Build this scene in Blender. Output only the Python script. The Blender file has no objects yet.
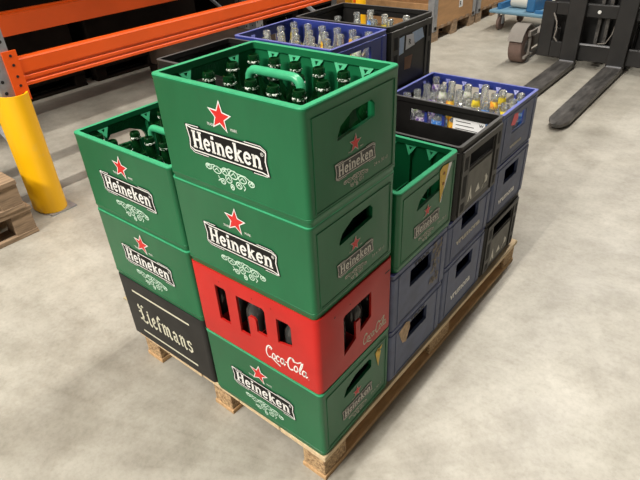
import bpy, bmesh, math, random
from mathutils import Vector, Matrix
random.seed(7)
C = bpy.context.scene
COL = C.collection
PI = math.pi
# ---------------------------------------------------------------- camera
cd = bpy.data.cameras.new('camera'); cam = bpy.data.objects.new('camera', cd); COL.objects.link(cam)
CP = (0.5527, -0.6289, 1.3236); ya, pt, ro = -0.6993, -0.5842, -0.0533
f = Vector((math.sin(ya)*math.cos(pt), math.cos(ya)*math.cos(pt), math.sin(pt)))
r = Vector((math.cos(ya), -math.sin(ya), 0)); u = r.cross(f)
r2 = r*math.cos(ro)+u*math.sin(ro); u2 = -r*math.sin(ro)+u*math.cos(ro)
cam.matrix_world = Matrix(((r2.x, u2.x, -f.x, CP[0]), (r2.y, u2.y, -f.y, CP[1]), (r2.z, u2.z, -f.z, CP[2]), (0, 0, 0, 1)))
cd.sensor_width = 36; cd.lens = 537.1/640*36; cd.clip_start = .02; cd.clip_end = 100
C.camera = cam
# ---------------------------------------------------------------- world and lights
w = bpy.data.worlds.new('world'); C.world = w; w.use_nodes = True
w.node_tree.nodes['Background'].inputs[0].default_value = (1.0, .94, .86, 1)
w.node_tree.nodes['Background'].inputs[1].default_value = .12
def area(name, loc, sx, sy, power, col=(1, .95, .88), rot=(0, 0, 0)):
    l = bpy.data.lights.new(name, 'AREA'); l.shape = 'RECTANGLE'; l.size = sx; l.size_y = sy; l.energy = power; l.color = col
    o = bpy.data.objects.new(name, l); o.location = loc; o.rotation_euler = rot; COL.objects.link(o)
area('ceiling_and_fill_light', (-.30, 1.5, 6.0), .06, 22, 1150)
area('ceiling_and_fill_light', (-1.4, -5.0, 4.6), 2.6, .6, 400, rot=(.75, 0, -.1))  # added front fill: wide tilted panel behind the camera, unseen
area('ceiling_and_fill_light', (6.5, 1.0, 6.0), .25, 22, 30)  # unseen strip of another aisle, added as weak fill from the right
C.view_settings.view_transform = 'Standard'; C.view_settings.look = 'None'
C.view_settings.exposure = 0.0; C.view_settings.gamma = 1; C.view_settings.use_curve_mapping = False

# ---------------------------------------------------------------- materials
def srgb(r, g, b):
    def c(v):
        v /= 255.0
        return v/12.92 if v <= .04045 else ((v+.055)/1.055)**2.4
    return (c(r), c(g), c(b))
MATS = {}
def mat(name, col, rough=.45, metal=0, var=.0, scale=8.0, bump=0.0, spec=.5, stretch=None, trans=0, emis=None, col2=None, thr=(.35, .7)):
    if name in MATS: return MATS[name]
    m = bpy.data.materials.new(name); m.use_nodes = True; nt = m.node_tree; b = nt.nodes['Principled BSDF']
    b.inputs['Base Color'].default_value = (*col, 1); b.inputs['Roughness'].default_value = rough
    b.inputs['Metallic'].default_value = metal; b.inputs['Specular IOR Level'].default_value = spec
    b.inputs['Transmission Weight'].default_value = trans
    if var or col2 or bump:
        tc = nt.nodes.new('ShaderNodeTexCoord'); mp = nt.nodes.new('ShaderNodeMapping'); nt.links.new(tc.outputs['Object'], mp.inputs[0])
        if stretch: mp.inputs['Scale'].default_value = stretch
        n = nt.nodes.new('ShaderNodeTexNoise'); n.inputs['Scale'].default_value = scale; n.inputs['Detail'].default_value = 6; n.inputs['Roughness'].default_value = .6
        nt.links.new(mp.outputs[0], n.inputs['Vector'])
        if var or col2:
            cr = nt.nodes.new('ShaderNodeValToRGB'); cr.color_ramp.elements[0].position = thr[0]; cr.color_ramp.elements[1].position = thr[1]
            c2 = col2 if col2 else tuple(min(1, v*(1+var)+.01*var) for v in col); c1 = col if col2 else tuple(v*(1-var) for v in col)
            cr.color_ramp.elements[0].color = (*c1, 1); cr.color_ramp.elements[1].color = (*c2, 1)
            nt.links.new(n.outputs[0], cr.inputs[0]); nt.links.new(cr.outputs[0], b.inputs['Base Color'])
        if bump:
            bp = nt.nodes.new('ShaderNodeBump'); bp.inputs['Strength'].default_value = bump; bp.inputs['Distance'].default_value = .002
            nt.links.new(n.outputs[0], bp.inputs['Height']); nt.links.new(bp.outputs[0], b.inputs['Normal'])
    MATS[name] = m; return m
GREEN = mat('green_plastic', (.0065, .130, .046), .38, spec=.36, var=.08, scale=14, stretch=(1, 1, .3))
RED = mat('red_plastic', (.48, .014, .010), .42, spec=.36, var=.08, scale=10)
BLUE = mat('faded_blue_plastic', (.076, .096, .175), .5, var=.18, scale=18)
NAVY = mat('blue_plastic', (.022, .040, .24), .42, var=.1, scale=12)
BLACK = mat('black_plastic', (.008, .0072, .0064), .45, spec=.35, var=.25, scale=16)
BLACKP = mat('worn_black_plastic', (.045, .043, .038), .5, var=.25, scale=20)
LIEF = mat('charcoal_plastic', (.017, .016, .0145), .5, spec=.35, var=.2, scale=15)
WHITE = mat('white_print', (.78, .78, .74), .5)
CREAM = mat('cream_print', (.62, .60, .46), .55)
INK = mat('black_print', (.006, .006, .006), .5, spec=.2)
REDP = mat('red_print', (.60, .015, .012), .45)
RIMG = mat('worn_toplit_green_rim', (.05, .38, .18), .30, var=.12, scale=30)  # rim wear, with the overhead highlight also put into the lighter green
RIMB = mat('worn_toplit_blue_rim', (.15, .17, .44), .33, var=.15, scale=30)  # lavender tint holds rim wear plus painted overhead light
DCARD = mat('dark_cardboard', (.060, .036, .022), .8, var=.3, scale=6)
SGLASS = mat('smoky_bottle_glass', (.07, .07, .066), .06, trans=.3)
MARKP = mat('worn_pale_print', (.68, .66, .58), .6, var=.15, scale=60)
BOARDW = mat('brown_bottom_board', (.56, .35, .17), .8, var=.2, scale=14, stretch=(5, .8, 5), bump=.3)
PALEG = mat('pale_green_print', (.55, .74, .60), .5)
GREYP = mat('faded_grey_print', (.50, .47, .40), .6, var=.25, scale=60)
YEL = mat('yellow_sticker', (.72, .46, .04), .5, var=.15, scale=60)
WOOD = mat('pale_pallet_wood', (.66, .50, .30), .75, var=.2, scale=16, stretch=(6, .6, 6), bump=.3)
WOODD = mat('brown_pallet_wood', (.25, .145, .070), .8, var=.3, scale=14, stretch=(5, .8, 5), bump=.4)
CHIP = mat('chipboard', (.20, .115, .055), .85, scale=130, col2=(.62, .42, .22), bump=.8, thr=(.35, .65))
OLDW = mat('weathered_wood', (.30, .205, .125), .85, var=.35, scale=12, stretch=(6, .7, 6), bump=.5)
PLY = mat('orange_plywood', (.45, .25, .11), .7, var=.15, scale=6, stretch=(3, .6, 3))
ORANGE = mat('orange_paint', (.82, .10, .008), .38, var=.06, scale=4)
STEEL = mat('galvanised_steel', (.42, .43, .45), .42, .6, var=.15, scale=22)
HOLE = mat('dark_slot', (.008, .008, .008), .8)
YELP = mat('yellow_paint', (.95, .50, .002), .42, scale=7, col2=(.86, .50, .07), thr=(.60, .72))
FORKB = mat('black_truck_paint', (.011, .0105, .010), .45, var=.25, scale=7)
FORKM = mat('scuffed_fork_steel', (.040, .038, .035), .42, .4, scale=9, col2=(.15, .14, .13), stretch=(3, .8, 3))
GREYM = mat('grey_truck_paint', (.22, .20, .175), .5, var=.1, scale=10)
RUB = mat('worn_wheel_rubber', (.16, .105, .085), .75, var=.2, scale=15)
CARTB = mat('blue_cart_paint', (.03, .15, .33), .45, var=.1, scale=8)
DUSTB = mat('dusty_blue_grey_paint', (.13, .25, .34), .6, var=.1, scale=8)
PAPER = mat('white_paper', (.88, .88, .87), .6, var=.03, scale=30)
PAPERB = mat('pale_blue_paper', (.55, .70, .90), .6, var=.08, scale=40)
CARD = mat('brown_cardboard', (.30, .165, .09), .8, var=.12, scale=10)
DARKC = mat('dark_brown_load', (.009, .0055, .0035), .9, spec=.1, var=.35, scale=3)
GGLASS = mat('green_bottle_glass', (.003, .030, .007), .05, trans=.15)
CGLASS = mat('clear_bottle_glass', (.93, .95, .93), .10, trans=.90)
LORG = mat('orange_bottle_label', (.80, .30, .02), .5, scale=90, col2=(.85, .62, .05), thr=(.45, .55))
LBLU = mat('blue_bottle_label', (.04, .20, .62), .5, scale=90, col2=(.5, .65, .8), thr=(.5, .6))
LPUR = mat('purple_bottle_label', (.16, .08, .33), .5, scale=90, col2=(.75, .70, .75), thr=(.45, .55))
LWHT = mat('white_bottle_label', (.70, .70, .62), .5, scale=90, col2=(.35, .5, .2), thr=(.55, .62))
LYEL = mat('yellow_bottle_label', (.80, .62, .03), .5)
def concrete():
    m = bpy.data.materials.new('polished_concrete'); m.use_nodes = True; nt = m.node_tree; b = nt.nodes['Principled BSDF']
    tc = nt.nodes.new('ShaderNodeTexCoord')
    def noise(s, d, rg=.6, st=(1, 1, 1)):
        mp = nt.nodes.new('ShaderNodeMapping'); mp.inputs['Scale'].default_value = st; nt.links.new(tc.outputs['Object'], mp.inputs[0])
        n = nt.nodes.new('ShaderNodeTexNoise'); n.inputs['Scale'].default_value = s; n.inputs['Detail'].default_value = d; n.inputs['Roughness'].default_value = rg
        nt.links.new(mp.outputs[0], n.inputs['Vector']); return n
    def ramp(n, p0, c0, p1, c1):
        r = nt.nodes.new('ShaderNodeValToRGB'); r.color_ramp.elements[0].position = p0; r.color_ramp.elements[1].position = p1
        r.color_ramp.elements[0].color = (*c0, 1); r.color_ramp.elements[1].color = (*c1, 1); nt.links.new(n.outputs[0], r.inputs[0]); return r
    def mul(a, c, fac=1):
        x = nt.nodes.new('ShaderNodeMixRGB'); x.blend_type = 'MULTIPLY'; x.inputs[0].default_value = fac
        nt.links.new(a.outputs[0], x.inputs[1]); nt.links.new(c.outputs[0], x.inputs[2]); return x
    a = ramp(noise(1.6, 9, .62), .3, (.335, .312, .265), .72, (.52, .495, .43))
    s = ramp(noise(7, 8, .7), .33, (.78, .77, .75), .60, (1.03, 1.03, 1.02))
    g = ramp(noise(60, 4, .7), .30, (.86, .86, .85), .55, (1, 1, 1))
    ck = ramp(noise(.9, 12, .75), .38, (.86, .845, .82), .50, (1, 1, 1))
    st = ramp(noise(2.2, 5, .6, (1, 1.4, 1)), .36, (.92, .92, .91), .55, (1, 1, 1))
    x = mul(mul(mul(mul(a, s), g), st), ck)
    v = noise(38, 2); sp = ramp(v, .205, (.45, .42, .40), .24, (1, 1, 1)); x = mul(x, sp)
    nt.links.new(x.outputs[0], b.inputs['Base Color'])
    rr = ramp(noise(3, 6), .3, (.32,)*3, .7, (.52,)*3); nt.links.new(rr.outputs[0], b.inputs['Roughness'])
    bp = nt.nodes.new('ShaderNodeBump'); bp.inputs['Strength'].default_value = .08; bp.inputs['Distance'].default_value = .01
    n = noise(25, 5); nt.links.new(n.outputs[0], bp.inputs['Height']); nt.links.new(bp.outputs[0], b.inputs['Normal'])
    return m
CONC = concrete()
WALLM = mat('dark_wall_paint', (.05, .042, .037), .8, var=.2, scale=1)

# ---------------------------------------------------------------- mesh helpers
class MB:
    def __init__(s): s.v = []; s.f = []; s.m = []
    def quadgrid(s, rings, close=True, mi=0):
        base = len(s.v); n = len(rings[0])
        for rg in rings: s.v += [tuple(p) for p in rg]
        for i in range(len(rings)-1):
            for j in range(n if close else n-1):
                k = (j+1) % n
                s.f.append((base+i*n+j, base+i*n+k, base+(i+1)*n+k, base+(i+1)*n+j)); s.m.append(mi)
        return base, n
    def poly(s, pts, mi=0):
        b = len(s.v); s.v += [tuple(p) for p in pts]; s.f.append(tuple(range(b, b+len(pts)))); s.m.append(mi)
    def box(s, x0, x1, y0, y1, z0, z1, mi=0, M=None, ch=0.0):
        if x0 > x1: x0, x1 = x1, x0
        if y0 > y1: y0, y1 = y1, y0
        if z0 > z1: z0, z1 = z1, z0
        if ch <= 0: prof = [(z0, 0), (z1, 0)]
        else: prof = [(z0, ch), (z0+ch, 0), (z1-ch, 0), (z1, ch)]
        rings = []
        for z, i in prof:
            a, b, c, d = x0+i, x1-i, y0+i, y1-i
            k = ch*.8
            if ch <= 0: rg = [(a, c, z), (b, c, z), (b, d, z), (a, d, z)]
            else: rg = [(a+k, c, z), (b-k, c, z), (b, c+k, z), (b, d-k, z), (b-k, d, z), (a+k, d, z), (a, d-k, z), (a, c+k, z)]
            if M is not None: rg = [tuple(M @ Vector(p)) for p in rg]
            rings.append(rg)
        base, n = s.quadgrid(rings, True, mi)
        s.f.append(tuple(base+j for j in reversed(range(n)))); s.m.append(mi)
        s.f.append(tuple(base+(len(rings)-1)*n+j for j in range(n))); s.m.append(mi)
    def prism(s, pts, off, mi=0):           # 3D polygon extruded by a vector
        n = len(pts); b = len(s.v); o = Vector(off)
        s.v += [tuple(p) for p in pts] + [tuple(Vector(p)+o) for p in pts]
        s.f.append(tuple(b+i for i in reversed(range(n)))); s.m.append(mi)
        s.f.append(tuple(b+n+i for i in range(n))); s.m.append(mi)
        for i in range(n):
            j = (i+1) % n; s.f.append((b+i, b+j, b+n+j, b+n+i)); s.m.append(mi)
    def lathe(s, prof, cx=0, cy=0, cz=0, n=16, mi=0, axis='z', capa=True, capb=True):
        rings = []
        for rr, h in prof:
            rg = []
            for k in range(n):
                t = 2*PI*k/n; a, b = rr*math.cos(t), rr*math.sin(t)
                if axis == 'z': rg.append((cx+a, cy+b, cz+h))
                elif axis == 'x': rg.append((cx+h, cy+a, cz+b))
                else: rg.append((cx+b, cy+h, cz+a))
            rings.append(rg)
        base, _ = s.quadgrid(rings, True, mi)
        if capa: s.f.append(tuple(base+j for j in reversed(range(n)))); s.m.append(mi)
        if capb: s.f.append(tuple(base+(len(rings)-1)*n+j for j in range(n))); s.m.append(mi)
    def tube(s, pts, rad, n=10, mi=0):
        pts = [Vector(p) for p in pts]; rings = []; prev = None
        for i, p in enumerate(pts):
            d = ((pts[min(i+1, len(pts)-1)]-p).normalized()+(p-pts[max(i-1, 0)]).normalized()).normalized()
            a = d.cross(Vector((0, 0, 1)) if abs(d.z) < .9 else Vector((1, 0, 0))).normalized() if prev is None else (prev-d*prev.dot(d)).normalized()
            prev = a; b = d.cross(a)
            rr = rad[i] if isinstance(rad, (list, tuple)) else rad
            rings.append([p+(a*math.cos(2*PI*k/n)+b*math.sin(2*PI*k/n))*rr for k in range(n)])
        base, _ = s.quadgrid(rings, True, mi)
        s.f.append(tuple(base+j for j in reversed(range(n)))); s.m.append(mi)
        s.f.append(tuple(base+(len(rings)-1)*n+j for j in range(n))); s.m.append(mi)
    def build(s, name, mats, parent=None, smooth=False, loc=None, cuts=None, bevel=0, fix=True):
        me = bpy.data.meshes.new(name); me.from_pydata(s.v, [], s.f); me.validate()
        for m in (mats if isinstance(mats, (list, tuple)) else [mats]): me.materials.append(m)
        if len(me.polygons) == len(s.m):
            for p, k in zip(me.polygons, s.m): p.material_index = k
        if fix:
            bm = bmesh.new(); bm.from_mesh(me); bmesh.ops.recalc_face_normals(bm, faces=bm.faces); bm.to_mesh(me); bm.free()
        o = bpy.data.objects.new(name, me); COL.objects.link(o)
        if cuts:
            cu = cuts.build('cutter', mats)
            md = o.modifiers.new('b', 'BOOLEAN'); md.operation = 'DIFFERENCE'; md.object = cu; md.solver = 'EXACT'; md.use_self = True
            dg = bpy.context.evaluated_depsgraph_get(); dg.update()
            nm = bpy.data.meshes.new_from_object(o.evaluated_get(dg)); o.modifiers.clear(); o.data = nm
            bpy.data.objects.remove(cu)
        if bevel:
            md = o.modifiers.new('bevel', 'BEVEL'); md.width = bevel; md.segments = 2; md.limit_method = 'ANGLE'; md.angle_limit = .6
        if smooth:
            for p in o.data.polygons: p.use_smooth = True
            if smooth != 'all':
                try: o.data.set_sharp_from_angle(angle=math.radians(38))
                except Exception: pass
        if parent is not None: o.parent = parent
        if loc: o.location = loc
        return o
def thing(name, label, cat, loc=(0, 0, 0), rz=0, group=None):
    o = bpy.data.objects.new(name, None); COL.objects.link(o); o.location = loc; o.rotation_euler = (0, 0, rz); o.empty_display_size = .05
    o['label'] = label; o['category'] = cat
    if group: o['group'] = group
    return o
def tag(o, label, cat, group=None):
    o['label'] = label; o['category'] = cat
    if group: o['group'] = group
    return o
def kids(o): return KID.get(o.name, [])
def copy_tree(o, parent=None):
    c = o.copy(); COL.objects.link(c)
    if parent is not None: c.parent = parent
    for ch in [x for x in COL.objects if x.parent == o]: copy_tree(ch, c)
    return c
def dup(o, label, loc, rz=0, group=None):
    c = copy_tree(o); c.location = loc; c.rotation_euler = (0, 0, rz); c['label'] = label
    if group: c['group'] = group
    return c

# ---------------------------------------------------------------- flat printing on crate faces
class Print:
    """draws ribbons and polygons in (u, v) metres on a plane"""
    def __init__(s, origin, U, V, N):
        s.o = Vector(origin); s.U = Vector(U); s.V = Vector(V); s.N = Vector(N); s.mb = MB()
    def P(s, p, l): return s.o+s.U*p[0]+s.V*p[1]+s.N*(.0005+.0003*l)
    def poly(s, pts, mi, l=0): s.mb.poly([s.P(p, l) for p in pts], mi)
    def line(s, pts, wd, mi, l=0, close=False):
        n = len(pts); L = []; Rr = []
        for i in range(n):
            a = pts[(i-1) % n] if (close or i > 0) else None; b = pts[(i+1) % n] if (close or i < n-1) else None
            p = Vector(pts[i]); d1 = (p-Vector(a)).normalized() if a is not None else None; d2 = (Vector(b)-p).normalized() if b is not None else None
            if d1 is None: d1 = d2
            if d2 is None: d2 = d1
            t = (d1+d2); t = t.normalized() if t.length > 1e-6 else d1
            nn = Vector((-t.y, t.x)); k = 1/max(.45, nn.dot(Vector((-d1.y, d1.x))))
            h = wd/2*k; L.append(p+nn*h); Rr.append(p-nn*h)
        for i in range(n if close else n-1):
            j = (i+1) % n; s.poly([L[i], Rr[i], Rr[j], L[j]], mi, l)
    def build(s, name, mats, parent): return s.mb.build(name, mats, parent, fix=False)
def arc(cx, cy, rx, ry, a0, a1, n=10): return [(cx+rx*math.cos(math.radians(a0+(a1-a0)*i/n)), cy+ry*math.sin(math.radians(a0+(a1-a0)*i/n))) for i in range(n+1)]
def star(cx, cy, R, r=None, rot=0):
    r = r or R*.40
    return [(cx+(R if i % 2 == 0 else r)*math.sin(PI*i/5+rot), cy+(R if i % 2 == 0 else r)*math.cos(PI*i/5+rot)) for i in range(10)]
SL = {  # bold slab lettering: strokes (points, width), advance
 'H': ([([(.17, .02), (.17, .98)], .20), ([(.66, .02), (.66, .98)], .20), ([(.17, .5), (.66, .5)], .13), ([(0, .05), (.34, .05)], .10), ([(.49, .05), (.83, .05)], .10), ([(0, .95), (.34, .95)], .10), ([(.49, .95), (.83, .95)], .10)], .90),
 'e': ([(arc(.31, .36, .22, .29, 8, 325, 12), .16), ([(.12, .38), (.50, .38)], .11)], .64),
 'i': ([([(.18, 0), (.18, .68)], .20), ([(.02, .05), (.35, .05)], .10), ([(.02, .65), (.2, .65)], .10), ([(.07, .88), (.29, .88)], .18)], .40),
 'n': ([([(.17, 0), (.17, .68)], .19), ([(.17, .48), (.27, .60), (.40, .62), (.52, .54), (.56, .42), (.56, 0)], .17), ([(.02, .05), (.32, .05)], .10), ([(.42, .05), (.71, .05)], .10), ([(.02, .65), (.2, .65)], .10)], .76),
 'k': ([([(.17, 0), (.17, 1)], .19), ([(.2, .30), (.52, .64)], .13), ([(.30, .40), (.58, .04)], .17), ([(.02, .05), (.32, .05)], .10), ([(.44, .05), (.72, .05)], .10), ([(.38, .65), (.66, .65)], .08), ([(.02, .96), (.2, .96)], .10)], .74),
}
def slab(pr, text, x0, y0, sx, sy, mi, l):
    x = x0
    for ch in text:
        st, adv = SL[ch]
        for pts, wd in st: pr.line([(x+a*sx, y0+b*sy) for a, b in pts], wd*(sx+sy)/2, mi, l)
        x += adv*sx
def fonttext(pr, text, x0, y0, size, mi, l, bold=0.0, width=None, shear=0):
    cu = bpy.data.curves.new('t', 'FONT'); cu.body = text; cu.size = size; cu.offset = bold; cu.resolution_u = 2; cu.shear = shear
    o = bpy.data.objects.new('t', cu); COL.objects.link(o); dg = bpy.context.evaluated_depsgraph_get(); dg.update()
    me = bpy.data.meshes.new_from_object(o.evaluated_get(dg)); xs = [v.co.x for v in me.vertices] or [0, 1]
    k = 1 if width is None else width/(max(xs)-min(xs))
    vs = [(x0+(v.co.x-min(xs))*k, y0+v.co.y) for v in me.vertices]
    for p in me.polygons: pr.poly([vs[i] for i in p.vertices], mi, l)
    bpy.data.objects.remove(o)
def FRONT(W, D): return ((0, -D/2, 0), (1, 0, 0), (0, 0, 1), (0, -1, 0))
def RIGHT(W, D): return ((W/2, 0, 0), (0, 1, 0), (0, 0, 1), (1, 0, 0))
def beer_logo(parent, plane, s, cu, cv, name='printed_logo', faded=False):
    """badge with lettering, star above, hop vine below; s = badge width / 0.23, (cu, cv) = badge centre"""
    def T(pts): return [(cu+a*s, cv+b*s) for a, b in pts]
    wm = MATS['worn_pale_print'] if faded else WHITE
    p = Print(*plane)
    hw, hh = .115, .0325
    out = [(-hw, hh-.002), (-hw+.045, hh), (-hw+.048, hh-.004), (.06, hh-.004), (.06, hh), (hw-.018, hh-.001), (hw-.003, hh-.010), (hw-.006, 0), (hw, -hh+.002), (hw-.045, -hh), (hw-.048, -hh+.004), (-.06, -hh+.004), (-.06, -hh), (-hw+.018, -hh+.001), (-hw+.003, -hh+.010), (-hw+.006, 0)]
    p.poly(T(out), 0, 0)
    inn = [(-hw+.0045, hh-.005), (-hw+.02, hh-.0085), (hw-.02, hh-.0085), (hw-.007, hh-.014), (hw-.010, 0), (hw-.0045, -hh+.005), (hw-.02, -hh+.0085), (-hw+.02, -hh+.0085), (-hw+.007, -hh+.014), (-hw+.010, 0)]
    p.line(T(inn), .0026*s, 1, 1, close=True)
    p.line(T([(.055, hh-.0035), (hw-.019, hh-.0035), (hw-.006, hh-.011)]), .0016*s, 1, 2)
    p.line(T([(-.055, -hh+.0035), (-hw+.019, -hh+.0035), (-hw+.006, -hh+.011)]), .0016*s, 1, 2)
    p.line(T([(-hw+.006, hh-.003), (-hw+.043, hh-.0025)]), .0016*s, 1, 2)
    p.line(T([(hw-.006, -hh+.003), (hw-.043, -hh+.0025)]), .0016*s, 1, 2)
    p.line(T(arc(.0985, .0135, .0034, .0034, 0, 330, 8)), .0009*s, 1, 2, close=True)
    p.line(T([(.0975, .0118), (.0975, .0152), (.0995, .0146), (.0975, .0134), (.0998, .0118)]), .0006*s, 1, 2)
    o = p.build(name, [INK if not faded else BLACKP, wm], parent); o['label'] = 'black name badge with white border'
    q = Print(*plane); slab(q, 'Heineken', cu-.0965*s, cv-.0175*s, .0354*s, .0375*s, 0, 2)
    q.build('lettering', wm, o)
    q = Print(*plane); q.poly(T(star(-.004, .0645, .0335, .0145, .10)), 1, 0); q.poly(T(star(-.004, .0645, .0275, .0115, .10)), 0, 1)
    fonttext(q, 'TRADE', cu-.043*s, cv+.0415*s, .0085*s, 1, 1, width=.020*s); fonttext(q, 'MARK', cu+.022*s, cv+.0415*s, .0085*s, 1, 1, width=.018*s)
    x = q.build('star', [REDP, WHITE if not faded else GREYP], o); x['label'] = 'red five-pointed star'
    q = Print(*plane)
    vc = -.055
    for (a, b, rx, ry) in [(-.060, .004, .009, .006), (-.036, .002, .012, .008), (-.012, .004, .010, .008), (.012, .003, .012, .009), (.036, -.001, .011, .008), (.060, -.004, .008, .006), (-.004, -.010, .009, .009), (-.022, -.020, .007, .006), (.024, -.017, .008, .007), (.004, -.026, .005, .006)]:
        q.line(T(arc(a, vc+b, rx, ry, 0, 330, 9)), .0023*s, 0, 0, close=True)
        q.line(T([(a-rx*.6, vc+b-ry*.3), (a, vc+b+ry*.4), (a+rx*.5, vc+b-ry*.4)]), .0021*s, 0, 0)
    q.line(T([(-.066, vc+.006), (-.045, vc+.011), (-.02, vc+.006), (0, vc+.013), (.02, vc+.009), (.045, vc+.008), (.068, vc-.004)]), .0021*s, 0, 0)
    q.line(T([(-.035, vc-.010), (-.030, vc-.017), (-.036, vc-.022)]), .0021*s, 0, 0); q.line(T([(.036, vc-.012), (.042, vc-.018), (.037, vc-.025)]), .0021*s, 0, 0)
    q.build('hop_vine', PALEG if not faded else GREYP, o)
    return o

# ---------------------------------------------------------------- crate shell
def rrect(W, D, rc, z, n=4):
    x, y = W/2-rc, D/2-rc; out = []
    for cx, cy, a0 in ((x, -y, -90), (x, y, 0), (-x, y, 90), (-x, -y, 180)):
        for i in range(n+1):
            t = math.radians(a0+90*i/n); out.append((cx+rc*math.cos(t), cy+rc*math.sin(t), z))
    return out
def shell(parent, m, W, D, H, prof, wall=.010, rc=.012, cuts=None, name='crate_body', rim=None, floor=.010, inner=None, top=None):
    mb = MB(); rings = []
    for z, i in prof: rings.append(rrect(W-2*i, D-2*i, max(.003, rc-i*.3), z))
    rw = rim or wall
    rings.append(rrect(W-.002, D-.002, rc, H)); rings.append(rrect(W-2*rw, D-2*rw, max(.004, rc-rw*.6), H))
    if rw != wall: rings.append(rrect(W-2*rw, D-2*rw, max(.004, rc-rw*.6), H-.014))
    rings.append(rrect(W-2*wall, D-2*wall, max(.004, rc-wall*.6), H-(.018 if rw != wall else .004))); rings.append(rrect(W-2*wall, D-2*wall, max(.004, rc-wall*.6), floor))
    base, n = mb.quadgrid(rings)
    mb.f.append(tuple(base+j for j in reversed(range(n)))); mb.m.append(0)
    mb.f.append(tuple(base+(len(rings)-1)*n+j for j in range(n))); mb.m.append(0)
    if inner is None: inner = m
    if top is not None or inner is not m:
        k = len(prof)
        for q in range(len(mb.m)):
            if q >= (k-1)*n: mb.m[q] = 2 if q < (k+1)*n and top is not None else (1 if q >= k*n else 0)
        mb.m[-2] = 0
    return mb.build(name, [m, inner, top or m], parent, smooth=True, cuts=cuts)
def cutY(cb, pts, y0, y1): cb.prism([(a, y0, b) for a, b in pts], (0, y1-y0, 0))     # pts in (x, z)
def cutX(cb, pts, x0, x1): cb.prism([(x0, a, b) for a, b in pts], (x1-x0, 0, 0))     # pts in (y, z)
def rwin(a0, a1, b0, b1, r):     # window outline with rounded corners
    out = []
    for cx, cy, t in ((a1-r, b0+r, -90), (a1-r, b1-r, 0), (a0+r, b1-r, 90), (a0+r, b0+r, 180)): out += arc(cx, cy, r, r, t, t+90, 3)
    return out
W, D = .404, .300
def dividers(parent, m, nx, ny, h, W=W, D=D, wall=.011):
    mb = MB()
    for i in range(1, nx):
        x = -W/2+wall+(W-2*wall)*i/nx; mb.box(x-.0015, x+.0015, -D/2+wall, D/2-wall, .008, h)
    for j in range(1, ny):
        y = -D/2+wall+(D-2*wall)*j/ny; mb.box(-W/2+wall, W/2-wall, y-.0015, y+.0015, .008, h-.002)
    return mb.build('divider_grid', m, parent)
HH = .2303
def tabs(parent, m, nm, W, D, H, nx, ny, wall, s=.018, dep=.012, pil=True, skipx=(), drop=.014, k=.30):
    """triangular frames below the rim with a pilaster under each"""
    spots = []
    for i in range(1, nx):
        x = -W/2+wall+(W-2*wall)*i/nx; spots += [((x, D/2-wall), (1, 0), (0, -1)), ((x, -D/2+wall), (-1, 0), (0, 1))]
    for j in range(1, ny):
        if j in skipx: continue
        y = -D/2+wall+(D-2*wall)*j/ny; spots += [((W/2-wall, y), (0, -1), (-1, 0)), ((-W/2+wall, y), (0, 1), (1, 0))]
    for (px, py), (ux, uy), (nx_, ny_) in spots:
        mb = MB()
        def Q(a, d, z): return (px+ux*a+nx_*d, py+uy*a+ny_*d, z)
        zt, zb = H-drop, H-drop-s*1.5
        A, B, Cc = (-s, zt), (s, zt), (0, zb)
        cx, cz = 0, zt-s*.45
        out = [A, B, Cc]; inn = [(cx+(a-cx)*k, cz+(b-cz)*k) for a, b in out]
        def dd(z): return .002+dep*(zt-z)/(zt-zb)
        for i in range(3):
            j = (i+1) % 3; q = [out[i], out[j], inn[j], inn[i]]
            mb.prism([Q(a, dd(b), b) for a, b in q], (-nx_*.002, -ny_*.002, 0), 1)
        if pil:
            mb.prism([Q(-.005, -.0005, .011), Q(.005, -.0005, .011), Q(.004, dep, .011), Q(-.004, dep, .011)], (0, 0, zb+.002-.011))
        mb.build(nm, [m, RIMG if m is GREEN else RIMB], parent)  # tab faces reuse the rim tint to paint light caught from above
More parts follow.
